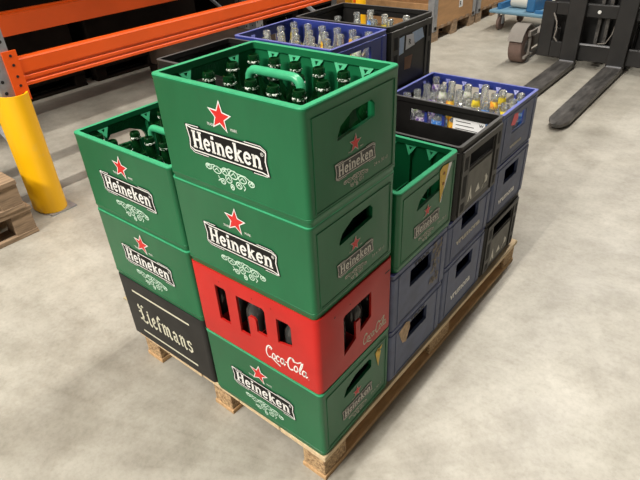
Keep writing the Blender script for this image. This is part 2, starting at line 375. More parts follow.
def beer_crate(label, loc, rz=0, decals=True):
    t = thing('beer_crate', label, 'crate', loc, rz, 'green beer crates on the pallet')
    cb = MB()
    cutX(cb, [(-.060, .143), (.060, .152), (.060, .178), (.050, .188), (-.012, .186), (-.050, .168), (-.060, .150)], .185, .225)
    cutX(cb, [(.060, .143), (-.060, .152), (-.060, .178), (-.050, .188), (.012, .186), (.050, .168), (.060, .150)], -.225, -.185)
    prof = [(0, .003), (.0045, .0025), (.0095, .002), (.0115, .0003), (.018, 0), (.0185, .0006), (HH-.010, .0006), (HH-.0085, 0), (HH-.0025, .0)]
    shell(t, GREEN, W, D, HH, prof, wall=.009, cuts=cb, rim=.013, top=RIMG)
    tabs(t, GREEN, 'triangular_tab', W, D, HH, 6, 4, .009, skipx=(2,), drop=.013, s=.019)
    dividers(t, GREEN, 6, 4, .105)
    # hatched grips over the hand holes
    for sx in (-1, 1):
        g = MB()
        for k in range(13):
            y = -.048+.008*k; g.tube([(sx*.1925, y-.003, .192), (sx*.1925, y+.003, .210)], .0014, 5)
        g.box(sx*.1925, sx*.194, -.052, .052, .190, .212); g.build('hatched_grip', GREEN, t)
    # recessed panel edge on the two short faces: thin raised frame
    for sx in (-1, 1):
        e = MB()
        for y0, y1, z0, z1 in ((-.130, .130, HH-.024, HH-.0225), (-.1305, -.129, .0225, HH-.0225), (.129, .1305, .0225, HH-.0225), (-.130, .130, .0225, .024)):
            e.box(sx*.2005, sx*.2026, y0, y1, z0, z1)
        e.build('panel_edge', GREEN, t)
    # middle carrying handle
    hn = MB(); rr_ = .020; zc = .200
    pts = [(-.070, 0, .08), (-.070, 0, zc-.01)]+[(-.070+rr_-rr_*math.cos(math.radians(a)), 0, zc+rr_*math.sin(math.radians(a))) for a in (0, 22, 45, 68, 90)]+[(.070-rr_+rr_*math.sin(math.radians(a)), 0, zc+rr_*math.cos(math.radians(a))) for a in (0, 22, 45, 68, 90)]+[(.070, 0, zc-.01), (.070, 0, .08)]
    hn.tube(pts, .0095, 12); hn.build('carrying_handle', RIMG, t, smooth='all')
    if decals:
        beer_logo(t, FRONT(W, D), 1.0, -.001, .1125)
        beer_logo(t, RIGHT(W, D), .60, -.004, .082, faded=True)
        pr = Print(*RIGHT(W, D)); fonttext(pr, '24 x 30 cl', .058, .046, .011, 0, 0, width=.050); pr.build('volume_print', GREYP, t)
    return t
def script_coke(parent, plane, x0, z0, s, m):
    pr = Print(*plane)
    def L(pts, wd, sh=.25):
        pr.line([(x0+(a+b*sh)*s, z0+(b*1.6-.2)*s) for a, b in pts], wd*s*.98, 0, 0)
    L(arc(.42, .55, .34, .42, 40, 300, 14)+[(.75, .16), (1.2, .02), (1.7, -.12)], .13)
    L(arc(.50, .78, .12, .10, -30, 180, 6), .08)
    L(arc(.92, .36, .17, .20, 0, 350, 10), .12)
    L(arc(1.38, .36, .17, .20, 40, 320, 10), .12)
    L(arc(1.82, .36, .17, .20, 0, 350, 10), .12); L([(1.99, .56), (2.0, .25), (2.08, .17), (2.2, .28)], .11)
    L([(2.16, .46), (2.38, .46)], .12)
    L(arc(2.78, .55, .36, .44, 40, 310, 14), .15)
    L([(2.72, 1.02), (3.0, .80), (3.4, .86), (3.75, 1.06)], .11)
    L(arc(3.28, .36, .18, .21, 0, 350, 10), .12)
    L([(3.60, .30), (3.78, .95), (3.9, 1.0), (3.86, .72), (3.66, .30), (3.72, .18), (3.86, .24)], .11)
    L(arc(4.12, .36, .17, .20, 0, 350, 10), .12); L([(4.29, .56), (4.30, .25), (4.38, .17), (4.52, .28)], .11)
    L([(4.60, .12), (4.66, .12)], .06)
    return pr.build('printed_script', m, parent)
def coke_crate(label, loc):
    H = .2303; t = thing('soft_drink_crate', label, 'crate', loc)
    cb = MB(); b0 = .559-.2303   # measured heights are world heights
    for sy in (-1, 1):
        y0, y1 = (-.17, -.13) if sy < 0 else (.13, .17)
        cutY(cb, [(-.120, .077), (-.082, .077), (-.082, .182), (-.086, .188), (-.120, .188)], y0, y1)
        cutY(cb, [(-.046, .074), (-.012, .074), (-.012, .138), (-.007, .144), (.009, .144), (.014, .138), (.014, .104), (.047, .104), (.047, .182), (.041, .190), (-.046, .188)], y0, y1)
        cutY(cb, [(.082, .108), (.126, .118), (.126, .177), (.119, .184), (.082, .182)], y0, y1)
    for x0, x1 in ((.185, .225), (-.225, -.185)):
        cutX(cb, [(-.056, .058), (-.008, .078), (-.008, .128), (.010, .128), (.010, .086), (.056, .102), (.056, .180), (-.050, .180), (-.056, .174)], x0, x1)
    prof = [(0, .004), (.006, .003), (.008, 0), (H-.002, 0)]
    shell(t, RED, W, D, H, prof, wall=.006, cuts=cb, rc=.014)
    mb = MB()
    for k in range(1, 6): mb.box(-.19+.0633*k-.0015, -.19+.0633*k+.0015, -.14, .14, .008, .075)
    for k in range(1, 4): mb.box(-.19, .19, -.14+.07*k-.0015, -.14+.07*k+.0015, .008, .073)
    mb.build('divider_grid', RED, t)
    script_coke(t, FRONT(W, D), .031, .040, .0296, WHITE)
    script_coke(t, RIGHT(W, D), .018, .030, .0235, CREAM)
    pr = Print(*RIGHT(W, D)); pr.line([(-.09, .2), (-.085, .203)], .003, 0, 0); pr.poly(arc(.02-.05, .2, .002, .002, 0, 360, 8), 0, 0); pr.line([(.115, .196), (.135, .196)], .004, 0, 0)
    for a in (-.10, -.04, .04, .1): pass
    pr.build('rivet_mark', INK, t)
    pr = Print(*FRONT(W, D))
    for a in (-.10, .01, .07): pr.poly(arc(a, .205, .0016, .0016, 0, 360, 8), 0, 0)
    pr.build('rivet_mark', INK, t)
    return t
def plain_crate(name, label, loc, H, m=BLUE, win='vrumona', frontwin=False, nx=6, ny=4, text=None, inner=NAVY, rz=0, lowwin=None, group='faded blue crates on the pallet', div=.07):
    t = thing(name, label, 'crate', loc, rz, group)
    cb = MB(); zt, zb = H-.032, H-.088
    if lowwin: zb, zt = lowwin
    for x0, x1 in ((.185, .21), (-.225, -.185)): cutX(cb, rwin(-.062, .054, zb, zt, .004), x0, x1)
    if frontwin: cutY(cb, rwin(-.155, .155, .085, H-.028, .008), -.17, -.13); cutY(cb, rwin(-.155, .155, .085, H-.028, .008), .13, .17)
    prof = [(0, .004), (.006, .003), (.008, 0), (H-.016, 0), (H-.014, .002), (H-.002, .002)]
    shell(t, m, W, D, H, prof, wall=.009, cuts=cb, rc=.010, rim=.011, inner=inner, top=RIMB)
    tabs(t, inner or m, 'rim_tab', W, D, H, nx, ny, .009, s=.010, dep=.008, skipx=(2,))
    dividers(t, inner or m, nx, ny, div)
    for sx in (-1, 1):
        e = MB()
        for y0, y1, z0, z1 in ((-.122, -.114, .012, H-.016), (.114, .122, .012, H-.016), (-.115, .115, .010, .014)):
            e.box(sx*.2005, sx*.2035, y0, y1, z0, z1)
        e.build('panel_rib', m, t)
    return t
def black_crate(label, loc, H, plate=True, frontwin=False, sidewin=True, group='black crates on the pallet', mark=True):
    t = thing('black_crate', label, 'crate', loc, 0, group)
    cb = MB()
    if sidewin:
        for x0, x1 in ((.180, .225), (-.225, -.180)): cutX(cb, [(-.080, H-.085), (.085, H-.085), (.085, H-.040), (-.080, H-.040)], x0, x1)
    if frontwin:
        for y0, y1 in ((-.17, -.13), (.13, .17)): cutY(cb, rwin(-.118, .160, H-.076, H-.036, .006), y0, y1)
    prof = [(0, .004), (.006, .003), (.008, 0), (H-.018, 0), (H-.0165, .002), (H-.002, .002)]
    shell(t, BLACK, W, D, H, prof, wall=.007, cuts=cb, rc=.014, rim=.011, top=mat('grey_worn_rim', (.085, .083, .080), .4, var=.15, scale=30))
    for sx in (-1, 1):
        xa, xb = sx*.200, sx*.2065
        for y0, y1 in ((-.134, -.090), (.097, .134)):
            e = MB(); e.box(xa, xb, y0, y1, .012, H-.018); po = e.build('corner_post', BLACKP, t)
            for z0, z1 in ((.022, .05), (.068, H-.095), (H-.078, H-.038)):
                if z1 > z0: d = MB(); d.box(sx*.2060, sx*.2070, y0+.011, y1-.010, z0, z1); d.build('post_slot', HOLE, po)
        e = MB(); e.box(xa, xb, -.090, .097, H-.036, H-.018); e.build('top_band', BLACKP, t)
    bk = MB(); bk.box(.2005, .2025, -.090, .097, .012, H-.09); bk.build('recess', BLACK, t)
    if plate:
        p = MB(); p.box(.2020, .2045, -.084, .082, .028, H-.094); po = p.build('side_plate', mat('grey_plate', (.12, .117, .10), .55, var=.2, scale=30), t)
        if mark:
            pr = Print((.2045, 0, 0), (0, 1, 0), (0, 0, 1), (1, 0, 0)); q = (H-.128)/.085
            pr.poly([(-.072, .036), (-.058, .036+.042*q), (-.044, .036), (-.051, .036), (-.058, .052), (-.065, .036)], 0)
            pr.poly([(-.022, .046), (-.004, .046+.022*q), (.012, .046)], 0)
            pr.line([(.030, .038), (.048, .062), (.044, .078)], .004, 0); pr.poly([(.038, .050), (.050, .050+.026*q), (.066, .066), (.064, .052)], 0)
            pr.build('worn_mark', MARKP, po)
    return t

# ================================================================= STRUCTURE
mb = MB(); mb.box(-7, 9, -6, 14, -.05, 0); o = mb.build('floor', CONC); o['kind'] = 'structure'
mb = MB(); mb.box(-7.2, -7, -6, 14, 0, 7); o = mb.build('wall_left', WALLM); o['kind'] = 'structure'
mb = MB(); mb.box(-7, 9, 14, 14.2, 0, 7); o = mb.build('wall_back', WALLM); o['kind'] = 'structure'

# ================================================================= MAIN PALLET
def pallet(label, loc, Lx, Ly, H, wood, blockm, rz=0, nb=5, td=.018, bb=.016, bw=.1, name='wooden_pallet', group=None, seed=0, gap=.022, bk=.1, bbm=None):
    """deck boards along y; origin at the x+ y- bottom corner"""
    t = thing(name, label, 'pallet', loc, rz, group); rnd = random.Random(seed)
    wd = (Lx-gap*(nb-1))/nb
    for i in range(nb):
        x1 = -i*(wd+gap); b = MB(); dy = rnd.uniform(-.003, .002)
        b.box(x1-wd, x1, dy, Ly+rnd.uniform(-.003, .003), H-td, H, ch=.0015); b.build('deck_board', wood, t)
    for y in (.012, Ly/2-.035, Ly-.082):
        b = MB(); b.box(-Lx+.01, -.01, y, y+.07, H-td-.012, H-td); b.build('cross_board', WOODD, t)
    bw = bk
    for x1 in (-.004, -Lx/2+bw/2, -Lx+bw+.012):
        w2 = bw
        for y0, yl in ((0, .1), (Ly/2-.07, .14), (Ly-.1, .1)):
            b = MB(); b.box(x1-w2+.003, x1-.003, y0+.003, y0+yl-.003, bb, H-td, ch=.002); b.build('block', blockm, t)
        b = MB(); b.box(x1-w2, x1, 0, Ly, 0, bb, ch=.0015); b.build('bottom_board', bbm or wood, t)
    return t
B = .103
pallet('pale wooden pallet with chipboard blocks carrying all the crates', (.002, .001, 0), .800, 1.232, B, WOOD, CHIP, seed=3, gap=.004, bk=.08, rz=-.013, bbm=BOARDW)

# ================================================================= CRATES, right row of stacks
LIPM = mat('glinting_bottle_ring', (.004, .035, .009), .06, scale=260, col2=(.75, .80, .72), thr=(.52, .58))  # pale noise flecks paint the white highlights on the glass lip
Y = [0.0, .303, .632, .905]
B = .103
def ctr(x1, y0, z): return (x1-W/2+.002, y0+D/2-.001, z)
c00 = beer_crate('green beer crate directly on the pallet at its near corner, under the red crate', ctr(0, 0, B))
k01 = coke_crate('red soft drink crate between green crates in the nearest stack', ctr(0, 0, B+HH))
c02 = dup(c00, 'green beer crate on top of the red crate, third up in the nearest stack', ctr(-.002, .001, B+2*HH))
c03 = dup(c00, 'topmost green beer crate of the nearest stack, full of open green bottles', ctr(.001, 0, B+3*HH))
b10 = plain_crate('blue_crate', 'faded blue crate with a torn paper scrap by its handle, standing on the pallet', ctr(0, Y[1], B), .195)
b11 = plain_crate('blue_crate', 'faded blue crate with peeled sticker residue right under the empty green crate', ctr(.001, Y[1], B+.195), .195)
c12 = dup(c00, 'empty green beer crate with a yellow pennant sticker, on the faded blue crates', ctr(.002, .315, B+.390))
b20 = plain_crate('blue_crate', 'faded blue crate with white lettering, lowest of the stack under the low black crate', ctr(0, .606, B), .227)
b21 = plain_crate('blue_crate', 'low blue crate with a bright blue hand hole directly under the empty black crate', ctr(0, .606, B+.227), .158, lowwin=(.098, .150))
k22 = black_crate('empty black crate on the low blue crate, behind the empty green crate', ctr(.003, .621, B+.386), .233, frontwin=True); k22.scale = (1, .965, 1)
k30 = black_crate('black crate with a grey side plate standing on the far right corner of the pallet', ctr(0, .909, B), .232)
b31 = plain_crate('blue_crate', 'blue crate with white lettering between the far black crate and the bottle-filled blue crate', ctr(0, .917, B+.232), .200)
b32 = plain_crate('blue_crate', 'blue crate full of clear bottles at the far right corner, with a red sticker', ctr(0, .917, B+.434), .180, frontwin=True)

# left row of stacks
XL = -.4065
def liefmans(label, loc):
    H = .247; t = thing('dark_beer_crate', label, 'crate', loc)
    prof = [(0, .004), (.006, .003), (.008, 0), (H-.002, 0)]
    cb = MB(); cutX(cb, rwin(-.06, .06, .16, .2, .006), -.225, -.185)
    shell(t, LIEF, W-.008, D, H, prof, wall=.009, cuts=cb, rc=.012)
    dividers(t, LIEF, 6, 4, .1, W=W-.008)
    P = Print(*FRONT(W, D))
    P.line([(-.137, .203), (.133, .203)], .007, 0); P.build('printed_bar', CREAM, t)
    P = Print(*FRONT(W, D)); P.line([(-.134, .040), (.131, .040)], .007, 0)
    P.build('printed_bar', CREAM, t)
    P = Print(*FRONT(W, D))
    def G(x, strokes, s=.040):
        for pts, wd in strokes: P.line([(x+a*s, .088+b*s) for a, b in pts], wd*s, 0, 1)
    S = .21
    Lg = [([(.18, 1.62), (.05, 1.40), (.12, 1.25), (.42, 1.45), (.62, 1.62), (.74, 1.52)], .15), ([(.42, 1.50), (.34, 1.0), (.44, .5), (.30, .12)], .22), ([(0, .85), (.18, .95), (.30, .80)], .12), ([(.0, .10), (.2, .2), (.5, .0), (.72, -.02), (.92, .22)], .17)]
    ig = [([(.03, .86), (.16, .98), (.18, .1), (.32, -.04), (.42, .1)], .19), ([(.10, 1.22), (.26, 1.36)], .15)]
    eg = [([(.42, .72), (.30, .98), (.08, .78), (.08, .2), (.28, -.04), (.52, .16)], .17), ([(.12, .42), (.44, .70)], .12)]
    fg = [([(.50, 1.32), (.34, 1.48), (.18, 1.25), (.18, .05)], .20), ([(0, .88), (.48, .88)], .13), ([(.05, 0), (.32, 0)], .10)]
    mg = [([(.02, .84), (.14, .96), (.16, .08), (.26, 0)], .18), ([(.2, .78), (.40, .98), (.50, .86), (.50, .08), (.60, 0)], .18), ([(.54, .78), (.74, .98), (.84, .86), (.84, .14), (.94, -.03), (1.04, .1)], .18)]
    ag = [([(.08, .78), (.26, .96), (.44, .82), (.44, .14), (.54, -.03), (.64, .1)], .18), ([(.42, .52), (.12, .46), (.08, .14), (.26, 0), (.42, .16)], .16)]
    ng = [([(.02, .84), (.14, .96), (.16, .08), (.26, 0)], .18), ([(.2, .78), (.40, .98), (.50, .86), (.50, .14), (.60, -.03), (.70, .1)], .18)]
    sg = [([(.50, .80), (.34, .98), (.10, .86), (.14, .58), (.44, .42), (.46, .14), (.28, -.03), (.04, .10)], .17)]
    x = -.130
    for g, ad in ((Lg, 1.0), (ig, .56), (eg, .66), (fg, .60), (mg, 1.24), (ag, .80), (ng, .86), (sg, .6)): G(x, g, .041); x += ad*.0405
    P.build('printed_name', CREAM, t)
    return t
liefmans('charcoal beer crate with cream blackletter name at the left front of the pallet', ctr(XL, 0, B))
L1 = dup(c00, 'green beer crate between the charcoal crate and the open left green crate', ctr(XL, .0, B+.247))
L2 = dup(c00, 'upper green beer crate of the front left stack, partly filled with green bottles', ctr(XL-.001, .0, B+.247+HH))
XB = -.416
names = ['lowest', 'second', 'third']
for k in range(3):
    lab = ['black crate on the pallet hidden behind the charcoal crate', 'black crate in the middle of the hidden stack behind the left green crates', 'open black crate with a grey rim behind the two front stacks'][k]
    q = black_crate(lab, ctr(XB-.015, .312, B+.2725*k), .2725, plate=False, frontwin=False)
for k in range(4):
    lab = ['navy crate on the pallet in the left row, lowest under the bottle-filled one', 'navy crate second up in the left row', 'navy crate third up in the left row', 'topmost navy blue crate filled with clear bottles behind the nearest stack'][k]
    q = plain_crate('blue_crate', lab, ctr(XB, .616, B+.206*k), .206, m=NAVY, group='navy crates in the left row') if k in (0,) else dup(q0, lab, ctr(XB, .616, B+.206*k))
    if k == 0: q0 = q
for k in range(3):
    lab = ['black crate on the far left corner of the pallet', 'black crate in the middle of the far left stack', 'topmost black crate at the far left with pale papers on its side and bottles inside'][k]
    q = black_crate(lab, ctr(XB, .922, B+.2755*k), .2755, plate=False, frontwin=True, sidewin=False)
KTOP = q

# stickers and prints on single crates
def on_right(parent, fn, mats, name, label=None, off=0.0):
    pr = Print((W/2+off, 0, 0), (0, 1, 0), (0, 0, 1), (1, 0, 0)); fn(pr); o = pr.build(name, mats, parent)
    if label: o['label'] = label
    return o
def pennant(pr):
    pr.poly([(.046, .210), (.062, .219), (.108, .212), (.072, .140), (.060, .112)], 0, 1)
    pr.poly([(.112, .212), (.094, .215), (.066, .112), (.060, .112), (.084, .16)], 1, 2)
    for v in (.195, .165): pr.poly(arc(.070, v, .006, .005, 0, 360, 8), 2, 3)
on_right(c12, pennant, [YEL, PAPER, mat('brown_print', (.3, .12, .03), .6)], 'pennant_sticker', 'yellow pennant sticker with torn white edge')
on_right(c00, lambda pr: (pr.poly([(.077, .186), (.090, .197), (.103, .178), (.092, .128)], 0, 1), pr.poly([(.088, .190), (.110, .197), (.106, .186), (.094, .183)], 0, 1)), [YEL], 'torn_sticker', 'small torn yellow sticker')
def vrum(w, z, h, x=-.085):
    def fn(pr): fonttext(pr, 'vrumona', x, z, h, 0, 1, bold=.0012, width=w)
    return fn
on_right(b20, vrum(.145, .062, .040), [WHITE], 'printed_name', 'white lettering')
on_right(b31, vrum(.140, .044, .034), [WHITE], 'printed_name', 'white lettering')
on_right(b32, vrum(.10, .040, .018, -.06), [GREYP], 'printed_name', 'faded lettering')
on_right(b21, vrum(.17, .055, .030, -.09), [GREYP], 'printed_name', 'worn faded lettering')
for b_, h_ in ((b10, .195), (b11, .195)):
    on_right(b_, lambda pr: (fonttext(pr, 'TBAX', -.045, h_-.030, .016, 0, 1, bold=.0006, width=.085)), [INK], 'embossed_mark', 'dark worn mark over the handle')
on_right(b32, lambda pr: pr.poly([(-.080, .128), (-.062, .160), (-.030, .155), (-.022, .136), (-.045, .118)], 0, 2), [mat('red_sticker', (.85, .05, .08), .4)], 'red_sticker', 'bright red sticker beside the handle')
def residue(pr):
    rn = random.Random(5)
    for i in range(70):
        a, b = rn.uniform(.055, .108), rn.uniform(.04, .18); s = rn.uniform(.002, .010)
        pr.poly([(a+s*math.cos(t)*rn.uniform(.5, 1), b+s*math.sin(t)*rn.uniform(.6, 1.3)) for t in [k*PI/3 for k in range(6)]], 0, 1+i % 3)
on_right(b11, residue, [mat('peeled_paper', (.23, .20, .17), .8, var=.5, scale=80)], 'sticker_residue', 'patch of peeled paper residue')
on_right(b10, lambda pr: pr.poly([(-.108, .168), (-.070, .183), (-.050, .172), (-.045, .150), (-.056, .126), (-.064, .105), (-.085, .115), (-.096, .138)], 0, 2), [mat('torn_beige_paper', (.52, .36, .22), .8, var=.3, scale=50)], 'torn_paper', 'torn beige paper scrap')
# papers on the far left black crate
def papers(pr):
    z = .27
    pr.poly([(-.118, .226), (-.052, .232), (-.055, .176), (-.120, .170)], 1, 3); pr.poly([(-.040, .230), (.008, .228), (.020, .188), (-.042, .182)], 0, 2)
    pr.poly([(.000, .232), (.070, .236), (.085, .200), (.022, .192)], 1, 1); pr.line([(.075, .236), (.090, .200)], .008, 2, 2)
    fonttext(pr, 'R', -.022, .196, .026, 2, 3, bold=.0006)
    fonttext(pr, 'XL 4', -.1, .2, .01, 2, 3); pr.poly([(-.045, .158), (.008, .158), (-.004, .112), (-.046, .116)], 3, 1)
on_right(KTOP, papers, [PAPER, PAPERB, INK, CARD], 'paper_label', 'white and pale blue paper labels')
# white sheet seen through the empty black crate
pr = Print((0, -D/2, 0), (1, 0, 0), (0, 0, 1), (0, -1, 0)); pr.poly([(.040, .092), (.148, .094), (.148, .146), (.040, .150)], 0, 1)
for a in range(3): pr.line([(.05, .136-.012*a), (.10+.012*a, .136-.012*a)], .0025, 1, 2)
fonttext(pr, 'W', .128, .130, .013, 1, 2, bold=.0005)
pr.build('paper_sheet', [PAPER, INK], b32)['label'] = 'white printed sheet'

# ================================================================= BOTTLES
def lathe_bottle(name, label, loc, m, h=.2, R=.029, lip=.0135, neck=.0115, lab=None, group=None, hollow=False):
    t = thing(name, label, 'bottle', loc, 0, group)
    b = MB(); prof = [(R*.85, 0), (R, .004), (R, h*.58), (R*.93, h*.64), (R*.62, h*.71), (neck*1.15, h*.79), (neck, h*.93), (neck, h-.014), (lip, h-.0125), (lip, h-.006), (lip-.0015, h-.001), (lip-.004, h)]
    if hollow:
        prof += [(neck-.004, h-.004), (neck-.0035, h*.8), (R*.52, h*.69), (R*.90, h*.58), (R-.003, h*.5), (R-.003, .008)]
    else: prof += [(lip-.0045, h-.006)]
    b.lathe(prof, n=14); b.build('glass', m, t, smooth=True)
    if not hollow:
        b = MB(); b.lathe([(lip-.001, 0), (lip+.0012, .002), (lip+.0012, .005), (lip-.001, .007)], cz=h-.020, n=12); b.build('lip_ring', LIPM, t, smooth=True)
    if lab is not None:
        l = MB(); l.lathe([(R+.0005, h*.20), (R+.0005, h*.58), (R*.94+.0005, h*.635)], n=14, capa=False, capb=False); l.build('paper_label', lab, t, smooth=True, fix=False)
        l = MB(); l.lathe([(R*.60, h*.71), (neck*1.22, h*.79), (neck+.0008, h*.86)], n=12, capa=False, capb=False); l.build('neck_label', lab, t, smooth=True, fix=False)
    return t
def grid(loc, nx=6, ny=4, W=W, D=D, wall=.011):
    for j in range(ny):
        for i in range(nx):
            yield i, j, loc[0]-W/2+wall+(W-2*wall)*(i+.5)/nx, loc[1]-D/2+wall+(D-2*wall)*(j+.5)/ny
gp = None
def place(proto, lab, group, x, y, z, s=1.0):
    rz = random.uniform(0, 6.28); c = dup(proto, lab, (x, y, z), rz, group); return c
gA = 'open green bottles in the topmost near crate'
green0 = None
for i, j, x, y in grid(c03.location):
    z = c03.location.z+.0105+random.uniform(0, .004)
    lab = 'open dark green bottle standing in the topmost green crate of the nearest stack'
    if green0 is None: green0 = lathe_bottle('beer_bottle', lab, (x, y, z), GGLASS, h=.200, R=.0265, group=gA, lab=None)
    else: place(green0, lab, gA, x+random.uniform(-.002, .002), y+random.uniform(-.002, .002), z)
gL = 'green bottles in the front left crate'
for i, j, x, y in grid(L2.location):
    if (i, j) in ((1, 3), (3, 3), (0, 1), (2, 2), (0, 2), (5, 0), (4, 2)): continue
    place(green0, 'dark green bottle standing in the upper green crate of the front left stack', gL, x, y, L2.location.z+.0105+random.uniform(0, .006))
for nm, cc in (('coke', k01),):
    pass
clear = {}
def clr(kind, lab, loc, group, h, m=CGLASS):
    key = (kind, h, m.name)
    if key not in clear:
        clear[key] = lathe_bottle('soda_bottle', lab, loc, m, h=h, R=.0265, lip=.0135, neck=.0115, lab=kind, group=group, hollow=True); return clear[key]
    return dup(clear[key], lab, loc, random.uniform(0, 6.28), group)
KN = {None: ('plain', None), 1: ('orange-labelled', LORG), 2: ('blue-labelled', LBLU), 3: ('purple-labelled', LPUR), 4: ('white-labelled', LWHT), 5: ('yellow-labelled', LYEL)}
gR = {k: 'clear %s bottles in the far right blue crate' % v[0] for k, v in KN.items()}
pat = {0: [None, 3, 2, 1, 4, 2], 1: [4, 3, 1, 4, 2, 5], 2: [None, 4, None, 5, 1, None], 3: [3, None, 4, None, 5, 2]}
for i, j, x, y in grid(b32.location):
    k = pat[j][i]
    clr(KN[k][1], 'clear %s glass bottle standing in the blue crate at the far right corner' % KN[k][0], (x, y, b32.location.z+.0105), gR[k], .160 if (i+j) % 3 else .168)
for i, j, x, y in grid(q0.location):
    k = [None, 4, None, 1, None, 4, None, 5][(i*3+j*5) % 8]
    if (i, j) in ((0, 0), (5, 1)): continue
    clr(KN[k][1], 'clear %s glass bottle standing in the topmost navy crate behind the nearest stack' % KN[k][0], (x, y, B+.206*3+.0105), 'clear %s bottles in the topmost navy crate' % KN[k][0], .192)
spots = [(-.155, .05, None, .235), (-.10, .10, 4, .245), (-.045, .11, 2, .255), (.005, .06, 1, .235), (.02, .11, 5, .245), (.08, .05, 4, .245), (.13, .08, 4, .255), (-.05, .03, None, .235), (.06, -.03, None, .235), (-.13, -.03, None, .235)]
for x, y, k, h in spots:
    clr(KN[k][1], 'tall clear %s bottle standing in the far left black crate' % KN[k][0], (KTOP.location.x+x, KTOP.location.y+y, KTOP.location.z+.0105), 'tall clear %s bottles in the far left black crate' % KN[k][0], h)
for x, y in ((-.14, .02), (-.07, .06), (.0, .08), (.05, .03), (.11, .09)):
    clr(KN[None][1], 'plain clear bottle standing in the open black crate behind the front stacks', (XB-.015-.2+x, .312+.150+y, B+.2725*2+.0105), 'bottles in the open black crate behind the front stacks', .245)
for i, j, x, y in grid(k01.location):
    if j == 0 or i == 5: clr(None, 'empty clear bottle inside the red soft drink crate', (x, y, k01.location.z+.0105), 'bottles in the red crate', .186, SGLASS)
for x, y, k in ((-.04, .06, 3), (-.09, .03, 2), (0, 0, None)): pass

# ================================================================= PALLET RACK
def racking(label, x0, dark=False):
    t = thing('pallet_rack', label, 'rack', (x0, .352, 0))
    Lb = 2.7
    for yy in (0, Lb):
        for xx in (0, -1.1):
            b = MB(); b.box(xx-.045, xx+.045, yy-.045, yy+.045, 0, 3.2)
            for k in range(62):
                z = .06+.05*k
                if z < 1.3:
                    b.lathe([(.008, 0), (.008, .0012)], cx=xx+.0445, cy=yy-.024, cz=z, n=8, axis='x', mi=1)
                    b.lathe([(.008, 0), (.008, .0012)], cx=xx+.0445, cy=yy+.024, cz=z+.012, n=8, axis='x', mi=1)
                    b.lathe([(.007, 0), (.007, .0012)], cx=xx, cy=yy-.0465, cz=z+.02, n=8, axis='y', mi=1)
            b.build('upright', [STEEL, HOLE], t)
        z = .25; k = 0
        while z < 2.6:
            b = MB(); a = (-.045, yy, z) if k % 2 == 0 else (-1.055, yy, z); c = (-1.055, yy, z+.55) if k % 2 == 0 else (-.045, yy, z+.55)
            b.tube([a, c], .016, 6); b.build('brace', STEEL, t); z += .55; k += 1
    for lv in (.62, 1.5, 2.3):
        for xx, s in ((0, 1), (-1.1, -1)):
            b = MB(); z = lv; h = .12
            pr = [(.024, 0), (.024, .012), (.019, .016), (.019, .024), (.024, .028), (.024, .040), (.019, .044), (.019, .052), (.026, .058), (.026, h-.006), (.022, h), (-.024, h), (-.024, 0)]
            pts = [(xx+s*a+(.022*s), .055, z+bb) for a, bb in pr]
            b.prism(pts, (0, Lb-.11, 0)); bo = b.build('beam', ORANGE, t)
            for ya_, sg in ((.055, -1), (Lb-.055, 1)):
                c = MB(); c.box(xx+s*.046, xx+s*.054, ya_-.045 if sg < 0 else ya_-.018, ya_+.018 if sg < 0 else ya_+.045, z-.06, z+h+.04)
                for q in (-.03, .01, .05, .10, .14): c.lathe([(.0065, 0), (.0065, .001)], cx=xx+s*.0545, cy=ya_+sg*.012, cz=z+q, n=8, axis='x', mi=1)
                c.build('connector', [ORANGE, HOLE], bo)
    return t
rk = racking('orange and grey pallet rack behind the yellow column guard', -2.07)
for yy in (.40, 1.05, 1.70, 2.35):
    b = MB(); b.box(-1.08, -.02, yy-.02, yy+.02, 1.598, 1.62); b.build('support_bar', STEEL, rk)  # unseen bars, added to carry the shading loads on the second level
racking('dark second pallet rack behind the orange beams', -3.32)
def guard(label, loc):
    b = MB(); out = []; inn = []
    for k in range(17):
        a = math.radians(-90+180*k/16); out.append((-.01+.095*math.cos(a), .072*math.sin(a))); inn.append((-.01+.087*math.cos(a), .064*math.sin(a)))
    out = [(-.05, -.072)]+out+[(-.05, .072)]; inn = [(-.05, -.064)]+inn+[(-.05, .064)]
    loop = out+inn[::-1]
    b.prism([(x, y, .008) for x, y in loop], (0, 0, .592)); t = thing('column_guard', label, 'guard', loc)
    b.build('guard_shell', YELP, t, smooth=True)
    c = MB(); c.box(-.06, .092, -.050, .085, 0, .007); c.build('base_plate', STEEL, t)
    return t
guard('yellow column guard wrapped around the near rack upright', (-2.060, .358, 0))
guard('distant yellow column guard glimpsed over the black crate', (-2.060, 3.062, 0))
# dark loads stored on the floor and further back
def load(name, label, x0, x1, y0, y1, z0, z1, m, cat='box'):
    t = thing(name, label, cat, ((x0+x1)/2, (y0+y1)/2, z0)); cx, cy = (x0+x1)/2, (y0+y1)/2
    b = MB(); b.box(x0-cx, x1-cx, y0-cy, y1-cy, 0, z1-z0, ch=.006); b.build('box_body', m, t)
    if m is CARD: s = MB(); s.box(x0-cx-.002, x1-cx+.002, -.03, .03, .001, z1-z0+.002); s.build('tape', PLY, t)
    return t
def stored(label, x1, y0, Lx, Ly, h, m, i):
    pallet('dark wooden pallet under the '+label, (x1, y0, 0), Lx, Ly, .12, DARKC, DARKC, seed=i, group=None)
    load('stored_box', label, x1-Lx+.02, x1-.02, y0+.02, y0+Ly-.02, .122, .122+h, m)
stored('dark stacked box at the left end of the far rack', -3.82, -.92, .5, 1.2, .9, DARKC, 1)
stored('dark stacked box in the middle of the far rack', -3.82, .45, .5, 1.2, 1.1, DARKC, 2)
stored('dark stacked box further along the far rack', -3.82, 1.75, .5, 1.2, 1.0, DARKC, 3)
stored('low brown cardboard box under the orange beams', -2.75, 2.05, .75, .85, .16, DCARD, 4)
